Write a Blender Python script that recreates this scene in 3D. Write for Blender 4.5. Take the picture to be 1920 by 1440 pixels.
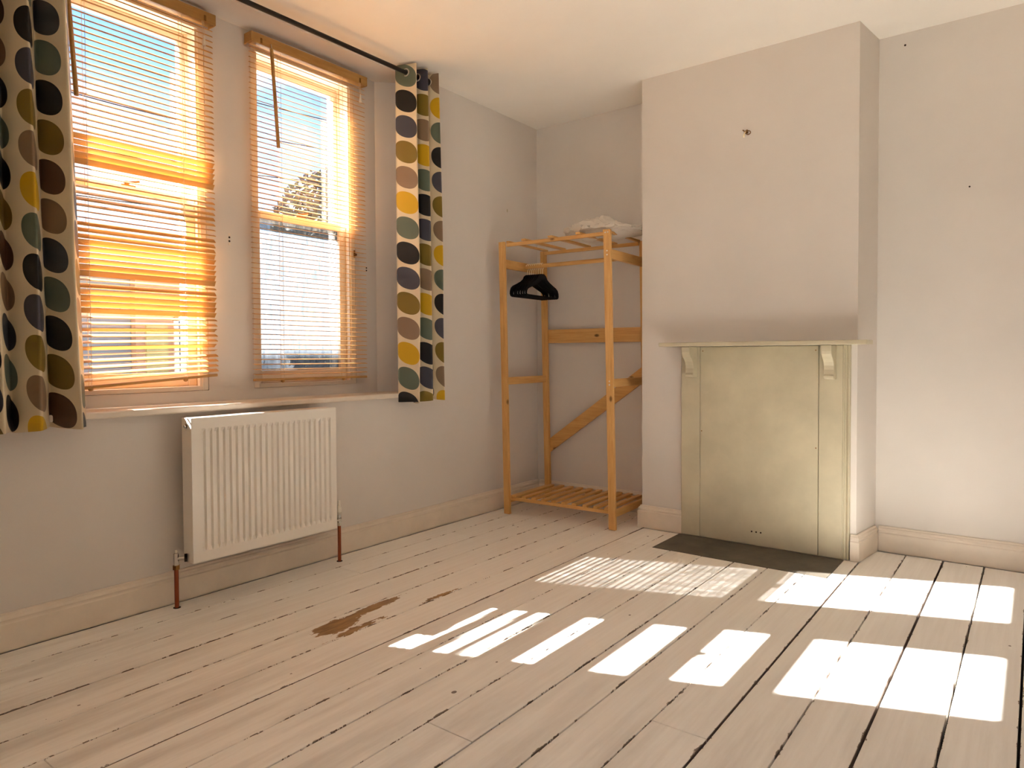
import bpy, bmesh, math, random
from mathutils import Vector, Matrix, noise
random.seed(7)
PI = math.pi
sc = bpy.context.scene
for o in list(bpy.data.objects): bpy.data.objects.remove(o)
COL = sc.collection

# ------------------------------------------------------------------ camera
cam_d = bpy.data.cameras.new('camera'); cam = bpy.data.objects.new('camera', cam_d); COL.objects.link(cam)
yaw, pitch, roll = math.radians(37.358), math.radians(1.4584), math.radians(-0.2771)
fwd = Vector((-math.sin(yaw)*math.cos(pitch), math.cos(yaw)*math.cos(pitch), -math.sin(pitch)))
rgt = Vector((math.cos(yaw), math.sin(yaw), 0)); upv = rgt.cross(fwd)
r2 = rgt*math.cos(roll) + upv*math.sin(roll); u2 = -rgt*math.sin(roll) + upv*math.cos(roll)
M = Matrix((r2, u2, -fwd)).transposed().to_4x4(); M.translation = Vector((2.8734, -4.0712, 1.0281))
cam.matrix_world = M
cam_d.sensor_fit = 'HORIZONTAL'; cam_d.sensor_width = 36.0; cam_d.lens = 36.0*1290.45/1920
cam_d.shift_x = 0.4337/1920; cam_d.shift_y = -20.7954/1920
cam_d.clip_start = 0.05; cam_d.clip_end = 300
sc.camera = cam
sc.cycles.max_bounces = 16; sc.cycles.diffuse_bounces = 9; sc.cycles.transparent_max_bounces = 16
# ------------------------------------------------------------------ exposure
vs = sc.view_settings
sc.display_settings.display_device = 'sRGB'
vs.view_transform = 'Standard'; vs.look = 'None'; vs.gamma = 1.0; vs.exposure = 1.27; vs.use_curve_mapping = False
# ------------------------------------------------------------------ sun
SUN_TRAVEL = Vector((1.257, 0.49, -1.0)).normalized()
sd = bpy.data.lights.new('sun', 'SUN'); sd.energy = 46.0; sd.color = (1.0, 0.98, 0.94); sd.angle = math.radians(0.45)
sun = bpy.data.objects.new('sun', sd); COL.objects.link(sun)
sun.rotation_euler = SUN_TRAVEL.to_track_quat('-Z', 'Y').to_euler(); sun.location = (-8, -3, 8)
# ------------------------------------------------------------------ sky
w = bpy.data.worlds.new('sky'); sc.world = w; w.use_nodes = True
nt = w.node_tree; nt.nodes.clear()
def wn(t, **k):
    n = nt.nodes.new(t)
    for a, b in k.items(): setattr(n, a, b)
    return n
tc = wn('ShaderNodeTexCoord'); sep = wn('ShaderNodeSeparateXYZ'); nt.links.new(tc.outputs['Generated'], sep.inputs[0])
grad = wn('ShaderNodeValToRGB'); nt.links.new(sep.outputs['Z'], grad.inputs[0])
e = grad.color_ramp.elements
e[0].position = 0.0; e[0].color = (0.48, 0.64, 0.82, 1); e[1].position = 0.45; e[1].color = (0.12, 0.30, 0.62, 1)
mp = wn('ShaderNodeMapping'); mp.inputs['Scale'].default_value = (1.6, 1.6, 4.0); nt.links.new(tc.outputs['Generated'], mp.inputs[0])
nz = wn('ShaderNodeTexNoise'); nz.inputs['Scale'].default_value = 1.7; nz.inputs['Detail'].default_value = 6; nz.inputs['Roughness'].default_value = 0.55
nt.links.new(mp.outputs[0], nz.inputs['Vector'])
cr = wn('ShaderNodeValToRGB'); nt.links.new(nz.outputs['Fac'], cr.inputs[0])
cr.color_ramp.elements[0].position = 0.50; cr.color_ramp.elements[1].position = 0.68
mx = wn('ShaderNodeMix', data_type='RGBA'); nt.links.new(cr.outputs[0], mx.inputs[0]); nt.links.new(grad.outputs[0], mx.inputs[6]); mx.inputs[7].default_value = (1.0, 0.99, 0.97, 1)
bg = wn('ShaderNodeBackground'); bg.inputs['Strength'].default_value = 1.2; nt.links.new(mx.outputs[2], bg.inputs[0])
wo = wn('ShaderNodeOutputWorld'); nt.links.new(bg.outputs[0], wo.inputs[0])

# ================================================================== materials
def srgb(r, g, b):
    f = lambda c: (c/255/12.92) if c/255 <= 0.04045 else ((c/255+0.055)/1.055)**2.4
    return (f(r), f(g), f(b), 1)
class Mat:
    def __init__(s, name):
        s.m = bpy.data.materials.new(name); s.m.use_nodes = True; s.t = s.m.node_tree; s.t.nodes.clear()
        s.out = s.n('ShaderNodeOutputMaterial')
    def n(s, t, **k):
        x = s.t.nodes.new(t)
        for a, b in k.items(): setattr(x, a, b)
        return x
    def l(s, a, b): s.t.links.new(a, b)
    def put(s, inp, v):
        if isinstance(v, bpy.types.NodeSocket): s.l(v, inp)
        else: inp.default_value = v
    def math(s, op, a, b=None, c=None):
        x = s.n('ShaderNodeMath', operation=op); s.put(x.inputs[0], a)
        if b is not None: s.put(x.inputs[1], b)
        if c is not None: s.put(x.inputs[2], c)
        return x.outputs[0]
    def pos(s): return s.n('ShaderNodeNewGeometry').outputs['Position']
    def obj(s): return s.n('ShaderNodeTexCoord').outputs['Object']
    def mapv(s, v, scale=(1,1,1), loc=(0,0,0), rot=(0,0,0)):
        x = s.n('ShaderNodeMapping'); s.l(v, x.inputs[0]); x.inputs['Scale'].default_value = scale; x.inputs['Location'].default_value = loc; x.inputs['Rotation'].default_value = rot
        return x.outputs[0]
    def noise(s, v, scale=5, detail=3, rough=0.5, dist=0):
        x = s.n('ShaderNodeTexNoise'); s.l(v, x.inputs['Vector']); x.inputs['Scale'].default_value = scale; x.inputs['Detail'].default_value = detail; x.inputs['Roughness'].default_value = rough; x.inputs['Distortion'].default_value = dist
        return x.outputs['Fac']
    def ramp(s, f, stops, interp='LINEAR'):
        x = s.n('ShaderNodeValToRGB'); s.l(f, x.inputs[0]); cr = x.color_ramp; cr.interpolation = interp
        while len(cr.elements) < len(stops): cr.elements.new(0.5)
        for el, (p, c) in zip(cr.elements, stops):
            el.position = p; el.color = c if isinstance(c, tuple) else (c, c, c, 1)
        return x.outputs[0]
    def mix(s, f, a, b):
        x = s.n('ShaderNodeMix', data_type='RGBA'); s.put(x.inputs[0], f); s.put(x.inputs[6], a); s.put(x.inputs[7], b); return x.outputs[2]
    def bump(s, h, st=0.2, dist=0.01):
        x = s.n('ShaderNodeBump'); s.l(h, x.inputs['Height']); x.inputs['Strength'].default_value = st; x.inputs['Distance'].default_value = dist; return x.outputs[0]
    def bsdf(s, color, rough=0.5, metal=0.0, normal=None, spec=0.5, **k):
        x = s.n('ShaderNodeBsdfPrincipled'); s.put(x.inputs['Base Color'], color); s.put(x.inputs['Roughness'], rough); x.inputs['Metallic'].default_value = metal
        x.inputs['Specular IOR Level'].default_value = spec
        if normal is not None: s.l(normal, x.inputs['Normal'])
        return x.outputs[0]
    def surf(s, sh): s.l(sh, s.out.inputs['Surface']); return s.m

def painted(name, col, rough=0.6, var=0.04, scale=3.0, bump=0.08, spec=0.3):
    m = Mat(name); p = m.pos()
    n1 = m.noise(p, scale, 4, 0.6); n2 = m.noise(p, 90, 2, 0.5)
    dark = tuple(c*(1-var*2.2) for c in col[:3]) + (1,)
    c = m.mix(m.ramp(n1, [(0.35, 0.0), (0.68, 1.0)]), dark, col)
    return m.surf(m.bsdf(c, rough, normal=m.bump(n2, bump, 0.002), spec=spec))
def plain(name, col, rough=0.5, metal=0.0, spec=0.5):
    m = Mat(name); n1 = m.noise(m.obj(), 40, 2)
    c = m.mix(m.ramp(n1, [(0.3, 0.0), (0.7, 1.0)]), tuple(x*0.9 for x in col[:3]) + (1,), col)
    return m.surf(m.bsdf(c, rough, metal, spec=spec))
def wood(name, light, dark, axis='Z', rough=0.5, scale=1.0, trans=0.0):
    m = Mat(name); o = m.obj()
    ri = m.n('ShaderNodeObjectInfo').outputs['Random']
    off = m.n('ShaderNodeVectorMath', operation='ADD'); m.l(o, off.inputs[0])
    cmb = m.n('ShaderNodeCombineXYZ'); 
    for i in range(3): m.l(m.math('MULTIPLY', ri, 13.7 + 7*i), cmb.inputs[i])
    m.l(cmb.outputs[0], off.inputs[1])
    sc3 = [22*scale]*3; sc3['XYZ'.index(axis)] = 1.4*scale
    v = m.mapv(off.outputs[0], tuple(sc3))
    g = m.noise(v, 1.6, 6, 0.62, 1.2); g2 = m.noise(v, 7, 3, 0.5)
    f = m.math('ADD', m.math('MULTIPLY', g, 0.75), m.math('MULTIPLY', g2, 0.25))
    c = m.ramp(f, [(0.3, dark), (0.62, light)])
    sc4 = [9.0]*3; sc4['XYZ'.index(axis)] = 5.0
    vo = m.n('ShaderNodeTexVoronoi'); m.l(m.mapv(off.outputs[0], tuple(sc4)), vo.inputs['Vector']); vo.inputs['Scale'].default_value = 1.0
    kn = m.ramp(vo.outputs['Distance'], [(0.05, 1.0), (0.11, 0.0)])
    c = m.mix(kn, c, tuple(x*0.35 for x in dark[:3]) + (1,))
    return m, c, m.bump(f, 0.15, 0.002), rough
def wood_m(*a, **k):
    m, c, b, r = wood(*a, **k); return m.surf(m.bsdf(c, r, normal=b, spec=0.35))

M_WALL = painted('wall_paint_greige', srgb(218, 211, 203), 0.75, 0.025, 1.6)
M_CEIL = painted('ceiling_paint_white', srgb(250, 246, 238), 0.8, 0.02, 1.5)
M_TRIM = painted('gloss_trim_paint_cream', srgb(228, 215, 198), 0.38, 0.05, 6, 0.05, 0.5)
M_FRAME = painted('window_frame_paint', srgb(232, 222, 206), 0.4, 0.03, 6, 0.05, 0.5)
M_SURR = painted('fireplace_paint_sage_cream', srgb(200, 190, 162), 0.42, 0.07, 5, 0.06, 0.5)
M_RAD = painted('radiator_enamel', srgb(236, 230, 220), 0.3, 0.01, 4, 0.0, 0.5)
M_DARKGAP = plain('dark_void', srgb(38, 26, 18), 0.9)
M_COPPER = plain('copper_pipe', srgb(150, 78, 50), 0.35, 0.8)
M_CHROME = plain('chrome_valve', srgb(200, 198, 192), 0.22, 1.0)
M_WHITEPL = plain('white_plastic', srgb(232, 226, 212), 0.4)
M_BLACKROD = plain('black_metal', srgb(24, 20, 18), 0.35, 0.3)
M_STEEL = plain('pale_steel', srgb(214, 208, 196), 0.3, 0.9)
M_SCREW = plain('bright_screw_head', srgb(240, 236, 226), 0.3, 0.2)
M_GOLD = plain('gold_hook', srgb(248, 230, 186), 0.3, 0.1)
M_VELVET = plain('black_velvet', srgb(14, 13, 16), 0.9, 0, 0.2)
M_BRASS = plain('aged_brass', srgb(140, 100, 55), 0.35, 0.9)
M_PINE = wood_m('pine_lacquered_upright', srgb(222, 176, 110), srgb(198, 144, 80), 'Z', 0.42)
M_PINEX = wood_m('pine_lacquered_lengthwise', srgb(222, 176, 110), srgb(198, 144, 80), 'X', 0.42)
M_PINEY = wood_m('pine_lacquered_crosswise', srgb(222, 176, 110), srgb(198, 144, 80), 'Y', 0.42)
# blind slats: thin basswood that lets some sun glow through
m, c, b, r = wood('blind_slat_wood', srgb(222, 172, 104), srgb(202, 148, 82), 'Y', 0.45, 0.8)
tr = m.n('ShaderNodeBsdfTranslucent'); tr.inputs[0].default_value = srgb(244, 176, 88)
mxs = m.n('ShaderNodeMixShader'); mxs.inputs[0].default_value = 0.06; m.l(m.bsdf(c, r, normal=b, spec=0.35), mxs.inputs[1]); m.l(tr.outputs[0], mxs.inputs[2])
M_SLAT = m.surf(mxs.outputs[0])
M_BLINDWOOD = wood_m('blind_rail_wood', srgb(188, 144, 84), srgb(164, 120, 64), 'Y', 0.4, 0.8)
M_CORD = plain('cream_cord', srgb(226, 204, 170), 0.8)
# glass
def glass(name, haze):
    m = Mat(name); t = m.n('ShaderNodeBsdfTransparent'); g = m.n('ShaderNodeBsdfGlossy'); g.inputs['Roughness'].default_value = 0.03
    fr = m.n('ShaderNodeFresnel'); fr.inputs[0].default_value = 1.45
    a = m.n('ShaderNodeMixShader'); m.l(fr.outputs[0], a.inputs[0]); m.l(t.outputs[0], a.inputs[1]); m.l(g.outputs[0], a.inputs[2])
    if not haze: return m.surf(a.outputs[0])
    tl = m.n('ShaderNodeBsdfTranslucent'); tl.inputs[0].default_value = (0.085, 0.098, 0.115, 1)
    v = m.mapv(m.pos(), (1, 26, 3.5)); n1 = m.noise(v, 2.2, 5, 0.65); n2 = m.noise(m.pos(), 60, 3, 0.6)
    f = m.math('ADD', m.math('MULTIPLY', n1, 0.7), m.math('MULTIPLY', n2, 0.3))
    f = m.ramp(f, [(0.36, haze*0.55), (0.62, haze)])
    b2 = m.n('ShaderNodeMixShader'); m.l(f, b2.inputs[0]); m.l(a.outputs[0], b2.inputs[1]); m.l(tl.outputs[0], b2.inputs[2])
    return m.surf(b2.outputs[0])
M_GLASS = glass('window_glass', 0); M_FROST = glass('hazy_window_glass', 0.8)
# slate hearth
m = Mat('slate_hearth'); n1 = m.noise(m.pos(), 7, 6, 0.65); n2 = m.noise(m.pos(), 60, 3)
M_SLATE = m.surf(m.bsdf(m.ramp(n1, [(0.3, srgb(66, 60, 52)), (0.7, srgb(98, 91, 80))]), 0.55, normal=m.bump(n2, 0.3, 0.002)))
# painted floorboards: cream paint, grey scuffs along the grain, worn bare patch, dirty seams, specks
m = Mat('painted_floorboard'); p = m.pos(); sp = m.n('ShaderNodeSeparateXYZ'); m.l(p, sp.inputs[0]); X, Y = sp.outputs[0], sp.outputs[1]
rnd = m.n('ShaderNodeObjectInfo').outputs['Random']
grain = m.noise(m.mapv(p, (60, 2.2, 1)), 1.0, 5, 0.6)
scuff = m.noise(m.mapv(p, (9, 1.1, 1), (3, 1, 0)), 1.0, 6, 0.65)
base = m.mix(rnd, srgb(242, 238, 231), srgb(247, 244, 238))
base = m.mix(m.math('MULTIPLY', m.ramp(grain, [(0.35, 1.0), (0.62, 0.0)]), 0.14), base, srgb(196, 184, 170))
front = m.ramp(m.math('ADD', m.math('MULTIPLY', Y, -1.0), m.math('MULTIPLY', scuff, 0.8)), [(0.0, 0.0), (1.0, 1.0)])
fmask = m.math('MULTIPLY_ADD', m.math('ADD', m.math('MULTIPLY', Y, -1.0), m.math('MULTIPLY', X, 0.25)), 0.8, -1.75)
fm = m.n('ShaderNodeClamp'); m.l(fmask, fm.inputs[0])
base = m.mix(m.math('MULTIPLY', m.math('MULTIPLY', m.ramp(scuff, [(0.44, 0.0), (0.66, 1.0)]), fm.outputs[0]), 0.5), base, srgb(178, 168, 156))
# seam distance (boards are ~166 mm wide)
gs = m.n('ShaderNodeSeparateXYZ'); m.l(m.n('ShaderNodeTexCoord').outputs['Generated'], gs.inputs[0])
seam = m.math('MULTIPLY', m.math('MINIMUM', gs.outputs[0], m.math('SUBTRACT', 1.0, gs.outputs[0])), 0.163)
chip = m.noise(m.mapv(p, (18, 7, 1)), 1.6, 5, 0.75)
edge = m.math('LESS_THAN', seam, m.math('MULTIPLY', m.math('MAXIMUM', m.math('SUBTRACT', chip, 0.53), 0.0), 0.042))
base = m.mix(m.math('MULTIPLY', edge, 0.85), base, srgb(92, 62, 38))
# long worn patch beside the radiator
rag = m.noise(m.mapv(p, (34, 11, 1)), 1.4, 5, 0.7)
def blob(cx, cy, rx, ry, lean, amp, lim):
    dx = m.math('SUBTRACT', X, cx); dy = m.math('SUBTRACT', Y, cy); ln = m.math('MULTIPLY_ADD', dy, lean, dx)
    d = m.math('SQRT', m.math('ADD', m.math('POWER', m.math('DIVIDE', ln, rx), 2.0), m.math('POWER', m.math('DIVIDE', dy, ry), 2.0)))
    return m.math('LESS_THAN', m.math('MULTIPLY_ADD', m.math('SUBTRACT', rag, 0.5), amp, d), lim)
worn = m.math('MAXIMUM', blob(0.762, -2.415, 0.058, 0.105, 0.10, 1.5, 1.0), blob(0.728, -2.22, 0.026, 0.19, 0.06, 1.9, 0.95))
worn = m.math('MAXIMUM', worn, blob(0.842, -2.39, 0.022, 0.16, 0.05, 3.2, 0.72))
worn = m.math('MAXIMUM', worn, blob(0.848, -1.93, 0.016, 0.12, 0.0, 3.2, 0.70))
bare = m.ramp(m.noise(m.mapv(p, (40, 6, 1)), 1.2, 5, 0.6), [(0.3, srgb(112, 76, 40)), (0.7, srgb(178, 138, 84))])
base = m.mix(worn, base, bare)
# nail holes and chips
vo = m.n('ShaderNodeTexVoronoi'); m.l(m.mapv(p, (1, 0.75, 1)), vo.inputs['Vector']); vo.inputs['Scale'].default_value = 8.0
spk = m.math('LESS_THAN', vo.outputs['Distance'], m.math('MULTIPLY', m.math('MAXIMUM', m.math('SUBTRACT', m.noise(p, 3.3, 3), 0.45), 0.0), 0.28))
base = m.mix(m.math('MULTIPLY', spk, 0.85), base, srgb(84, 60, 42))
rg = m.ramp(scuff, [(0.3, 0.34), (0.7, 0.5)])
M_FLOOR = m.surf(m.bsdf(base, rg, normal=m.bump(grain, 0.12, 0.003), spec=0.4))
# curtain cloth: cream with rows of coloured leaf ovals (flat print)
def curtain_mat(name, shift, CW=0.150):
    m = Mat(name); uv = m.n('ShaderNodeUVMap').outputs[0]; s = m.n('ShaderNodeSeparateXYZ'); m.l(uv, s.inputs[0])
    RH = 0.139
    cu = m.math('DIVIDE', m.math('ADD', s.outputs[0], shift), CW); ci = m.math('FLOOR', cu); cf = m.math('SUBTRACT', m.math('SUBTRACT', cu, ci), 0.5)
    odd = m.math('MODULO', ci, 2.0)
    rv = m.math('ADD', m.math('DIVIDE', s.outputs[1], RH), m.math('MULTIPLY', odd, 0.47)); ri = m.math('FLOOR', rv); rf = m.math('SUBTRACT', m.math('SUBTRACT', rv, ri), 0.5)
    a = m.math('MULTIPLY', cf, CW); bb = m.math('MULTIPLY', rf, RH)
    bb2 = m.math('MULTIPLY_ADD', a, 0.30, bb)
    d = m.math('ADD', m.math('POWER', m.math('ABSOLUTE', m.math('DIVIDE', a, 0.068)), 2.2), m.math('POWER', m.math('ABSOLUTE', m.math('DIVIDE', bb2, 0.060)), 2.2))
    inside = m.math('LESS_THAN', d, 1.0)
    pal_a = [srgb(96, 108, 92), srgb(206, 164, 16), srgb(138, 114, 90), srgb(126, 104, 34), srgb(66, 66, 78), srgb(16, 18, 22)]
    pal_b = [srgb(16, 18, 24), srgb(92, 104, 92), srgb(52, 56, 64), srgb(130, 106, 82), srgb(84, 56, 34), srgb(112, 92, 28)]
    idx = m.math('DIVIDE', m.math('ADD', m.math('MODULO', m.math('ADD', m.math('ADD', ri, m.math('MULTIPLY', ci, 2.0)), 600.0), 6.0), 0.5), 6.0)
    stops = lambda P: [(i/6.0, P[i]) for i in range(6)]
    colr = m.mix(odd, m.ramp(idx, stops(pal_a), 'CONSTANT'), m.ramp(idx, stops(pal_b), 'CONSTANT'))
    cloth = m.noise(m.mapv(uv, (900, 900, 1)), 1, 2)
    c = m.mix(inside, srgb(226, 210, 178), colr)
    pb = m.n('ShaderNodeBsdfTranslucent'); m.l(c, pb.inputs[0])
    ms = m.n('ShaderNodeMixShader'); ms.inputs[0].default_value = 0.04
    m.l(m.bsdf(c, 0.45, normal=m.bump(cloth, 0.1, 0.0005), spec=0.5), ms.inputs[1]); m.l(pb.outputs[0], ms.inputs[2])
    return m.surf(ms.outputs[0])
M_CURT_R = curtain_mat('printed_curtain_cloth_b', 0.012); M_CURT_L = curtain_mat('printed_curtain_cloth_a', 0.085, 0.172)
m = Mat('crumpled_white_plastic'); tl = m.n('ShaderNodeBsdfTranslucent'); tl.inputs[0].default_value = srgb(236, 226, 212)
ms = m.n('ShaderNodeMixShader'); ms.inputs[0].default_value = 0.25
m.l(m.bsdf(srgb(236, 230, 220), 0.38, normal=m.bump(m.noise(m.obj(), 26, 4, 0.6), 0.6, 0.01)), ms.inputs[1]); m.l(tl.outputs[0], ms.inputs[2]); M_BAG = m.surf(ms.outputs[0])
# outdoors
M_RENDER = painted('house_render', srgb(112, 112, 114), 0.9, 0.06, 2)
M_PEACH = painted('house_peach_render', srgb(158, 122, 98), 0.9, 0.05, 2)
M_TILE = painted('roof_slate', srgb(96, 92, 96), 0.8, 0.1, 5)
M_UPVC = plain('white_window_frame', srgb(228, 228, 226), 0.4)
M_HGLASS = plain('dark_house_glass', srgb(58, 70, 80), 0.15, 0, 0.8)
M_YELLOW = plain('yellow_painted_door', srgb(150, 138, 84), 0.5)
M_BRICK = painted('sun_block_brick', srgb(150, 120, 104), 0.9, 0.15, 30)
M_ROAD = painted('street_pale_paving', srgb(196, 188, 176), 0.95, 0.06, 6)
M_BARK = plain('tree_bark', srgb(88, 74, 62), 0.9)
m = Mat('tree_leaf'); c = m.mix(m.n('ShaderNodeObjectInfo').outputs['Random'], srgb(62, 68, 50), srgb(84, 84, 58)); n1 = m.noise(m.pos(), 1.2, 4)
c = m.mix(m.ramp(n1, [(0.35, 0.0), (0.65, 1.0)]), srgb(50, 58, 66), c)
t2 = m.n('ShaderNodeBsdfTranslucent'); m.l(c, t2.inputs[0]); ms = m.n('ShaderNodeMixShader'); ms.inputs[0].default_value = 0.06
m.l(m.bsdf(c, 0.7), ms.inputs[1]); m.l(t2.outputs[0], ms.inputs[2]); M_LEAF = m.surf(ms.outputs[0])

# ================================================================== geometry helpers
def tag(o, label=None, cat=None, group=None, kind=None):
    if label: o['label'] = label
    if cat: o['category'] = cat
    if group: o['group'] = group
    if kind: o['kind'] = kind
    return o
def empty(name, loc=(0,0,0), rz=0.0):
    o = bpy.data.objects.new(name, None); o.empty_display_size = 0.05; COL.objects.link(o); o.location = loc; o.rotation_euler = (0,0,rz); return o
class B:
    def __init__(s): s.bm = bmesh.new()
    def box(s, x0, x1, y0, y1, z0, z1, bev=0.0, seg=1):
        g = bmesh.ops.create_cube(s.bm, size=1.0); vs = g['verts']
        for v in vs: v.co = Vector(((x0+x1)/2 + v.co.x*(x1-x0), (y0+y1)/2 + v.co.y*(y1-y0), (z0+z1)/2 + v.co.z*(z1-z0)))
        if bev > 0:
            es = list({e for v in vs for e in v.link_edges})
            bmesh.ops.bevel(s.bm, geom=es, offset=bev, segments=seg, affect='EDGES', profile=0.5)
        return s
    def prism(s, pts, z0, z1):           # plan polygon extruded in z
        lo = [s.bm.verts.new((x, y, z0)) for x, y in pts]; hi = [s.bm.verts.new((x, y, z1)) for x, y in pts]
        n = len(pts); s.bm.faces.new(lo[::-1]); s.bm.faces.new(hi)
        for i in range(n): s.bm.faces.new((lo[i], lo[(i+1) % n], hi[(i+1) % n], hi[i]))
        return s
    def extrude(s, pts, axis, a0, a1):   # 2-D outline (p,q) swept along an axis
        def mk(p, q, a): return {'X': (a, p, q), 'Y': (p, a, q), 'Z': (p, q, a)}[axis]
        lo = [s.bm.verts.new(mk(p, q, a0)) for p, q in pts]; hi = [s.bm.verts.new(mk(p, q, a1)) for p, q in pts]
        n = len(pts); s.bm.faces.new(lo[::-1]); s.bm.faces.new(hi)
        for i in range(n): s.bm.faces.new((lo[i], lo[(i+1) % n], hi[(i+1) % n], hi[i]))
        return s
    def cyl(s, a, b, r, r2=None, seg=12):
        a, b = Vector(a), Vector(b); d = b - a; L = d.length
        g = bmesh.ops.create_cone(s.bm, cap_ends=True, segments=seg, radius1=r, radius2=r if r2 is None else r2, depth=L)
        m4 = Matrix.Translation((a+b)/2) @ d.to_track_quat('Z', 'Y').to_matrix().to_4x4()
        bmesh.ops.transform(s.bm, matrix=m4, verts=g['verts']); return s
    def sphere(s, c, r, sc=(1,1,1), u=12, v=8):
        g = bmesh.ops.create_uvsphere(s.bm, u_segments=u, v_segments=v, radius=r)
        for q in g['verts']: q.co = Vector(c) + Vector((q.co.x*sc[0], q.co.y*sc[1], q.co.z*sc[2]))
        return s
    def tube(s, pts, r, seg=8, closed=False):
        pts = [Vector(p) for p in pts]; n = len(pts); rings = []; up = None
        for i in range(n):
            t = ((pts[(i+1) % n] - pts[i-1]) if closed else (pts[min(i+1, n-1)] - pts[max(i-1, 0)])).normalized()
            if up is None: up = t.orthogonal().normalized()
            up = (up - t*up.dot(t)).normalized(); sd_ = t.cross(up)
            rr = r[i] if isinstance(r, (list, tuple)) else r
            rings.append([s.bm.verts.new(pts[i] + (up*math.cos(2*PI*k/seg) + sd_*math.sin(2*PI*k/seg))*rr) for k in range(seg)])
        for i in range(n if closed else n-1):
            A, C = rings[i], rings[(i+1) % n]
            for k in range(seg): s.bm.faces.new((A[k], A[(k+1) % seg], C[(k+1) % seg], C[k]))
        if not closed: s.bm.faces.new(rings[0][::-1]); s.bm.faces.new(rings[-1])
        return s
    def mesh(s, name, mat, smooth=False):
        bmesh.ops.recalc_face_normals(s.bm, faces=s.bm.faces)
        me = bpy.data.meshes.new(name); s.bm.to_mesh(me); s.bm.free()
        if mat: me.materials.append(mat)
        if smooth:
            for p in me.polygons: p.use_smooth = True
            try: me.set_sharp_from_angle(angle=math.radians(40))
            except Exception: pass
        return me
    def obj(s, name, mat, parent=None, smooth=False):
        return link(name, s.mesh(name, mat, smooth), parent)
def link(name, me, parent=None):
    o = bpy.data.objects.new(name, me); COL.objects.link(o)
    if parent is not None: o.parent = parent
    return o
def struct(o): o['kind'] = 'structure'; return o

# ================================================================== the room shell
H = 2.646; XR, YF = 4.10, -4.95
# --- floor: dark void, then every board its own piece
fl = struct(B().box(-0.05, XR, YF, 0.1, -0.12, -0.03).obj('floor', M_DARKGAP))
seams = [0.0235, 0.175, 0.341, 0.510, 0.685, 0.861, 1.022, 1.191, 1.353, 1.523, 1.690, 1.853, 2.022, 2.185, 2.354, 2.516, 2.683, 2.847]
while seams[-1] < XR - 0.17: seams.append(seams[-1] + 0.166)
gaps = {0: .003, 1: .0034, 2: .003, 3: .006, 4: .003, 5: .004, 6: .0065, 7: .0026, 8: .006, 9: .0026, 10: .0055, 11: .005, 12: .0025, 13: .006, 14: .005, 15: .0075, 16: .0065, 17: .007}
joints = {1: [-1.935, -1.122], 5: [-3.42], 6: [-0.708], 9: [-2.70], 12: [-2.315], 15: [-3.6], 17: [-2.1], 18: [-1.5], 20: [-2.4]}
HX0, HX1, HY0 = 1.250, 2.118, -0.716           # slate hearth outline
def board(x0, x1, y0, y1):
    z = random.uniform(-0.0012, 0.0)
    B().box(x0, x1, y0, y1, -0.03, z, 0.0012).obj('floorboard', M_FLOOR, fl)
for i in range(len(seams)-1):
    g0 = gaps.get(i, .005)/2; g1 = gaps.get(i+1, .005)/2
    x0, x1 = seams[i]+g0, seams[i+1]-g1
    cx_ = (x0+x1)/2; yend = -0.0225 if cx_ < 1.0 else (-0.3665 if cx_ < 1.3 else (-0.356 if cx_ < 2.19 else -0.0868))
    ys = [YF] + sorted(joints.get(i, [])) + [yend]
    for a, b_ in zip(ys[:-1], ys[1:]):
        ya, yb = a + 0.001, b_ - 0.0012
        cx = (x0+x1)/2
        if yb > HY0 and x1 > HX0 and x0 < HX1:          # boards stop at the hearth
            if x0 < HX0 - 0.02: board(x0, HX0-0.001, HY0+0.001, yb)
            if x1 > HX1 + 0.02: board(HX1+0.001, x1, HY0+0.001, yb)
            board(x0, x1, ya, HY0-0.001)
        else: board(x0, x1, ya, yb)
B().box(seams[-1]+.003, XR, YF, -0.0868, -0.03, -0.001).obj('floorboard', M_FLOOR, fl)

# --- window wall with a splayed recess holding two sash windows
ZS, ZT, ZSOF = 0.872, 2.560, 2.617
YA = (-3.016, -2.376); YB = (-2.142, -1.499)
b = B()
b.box(-0.42, 0.0, YF, 0.16, -0.12, 0.792)
b.prism([(0, -1.132), (0, 0.16), (-0.42, 0.16), (-0.42, -1.346), (-0.2, -1.346)], 0.792, H+0.1)
b.prism([(0, -3.385), (-0.2, -3.171), (-0.42, -3.171), (-0.42, YF), (0, YF)], 0.792, H+0.1)
b.prism([(0, -3.385), (0, -1.132), (-0.2, -1.346), (-0.2, -3.171)], ZSOF, H+0.1)
wallw = struct(b.obj('wall_window', M_WALL))
b = B()
for y0, y1 in ((-3.171, YA[0]), (YA[1], YB[0]), (YB[1], -1.346)): b.box(-0.255, -0.2, y0, y1, 0.792, ZSOF)
for y0, y1 in (YA, YB):
    b.box(-0.255, -0.2, y0, y1, 0.792, ZS); b.box(-0.255, -0.2, y0, y1, ZT, ZSOF)
b.obj('window_panelling', M_WALL, wallw)
b = B()
for y0, y1 in ((-3.171, YA[0]-0.03), (YA[1]+0.02, YB[0]-0.03), (YB[1]+0.02, -1.346)): b.box(-0.45, -0.255, y0, y1, 0.70, ZSOF+0.1)
for y0, y1 in ((YA[0]-.03, YA[1]+.02), (YB[0]-.03, YB[1]+.02)):
    b.box(-0.45, -0.255, y0, y1, 0.70, 0.85); b.box(-0.34, -0.255, y0, y1, ZT, ZSOF+0.1)
b.obj('outer_masonry', M_UPVC, wallw)
for (y, z) in ((-2.263, 1.598), (-2.263, 1.580), (-1.419, 1.535), (-1.419, 1.520)):
    B().cyl((-0.2015, y, z), (-0.1985, y, z), 0.0045).obj('screw_hole', M_DARKGAP, wallw)
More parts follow.
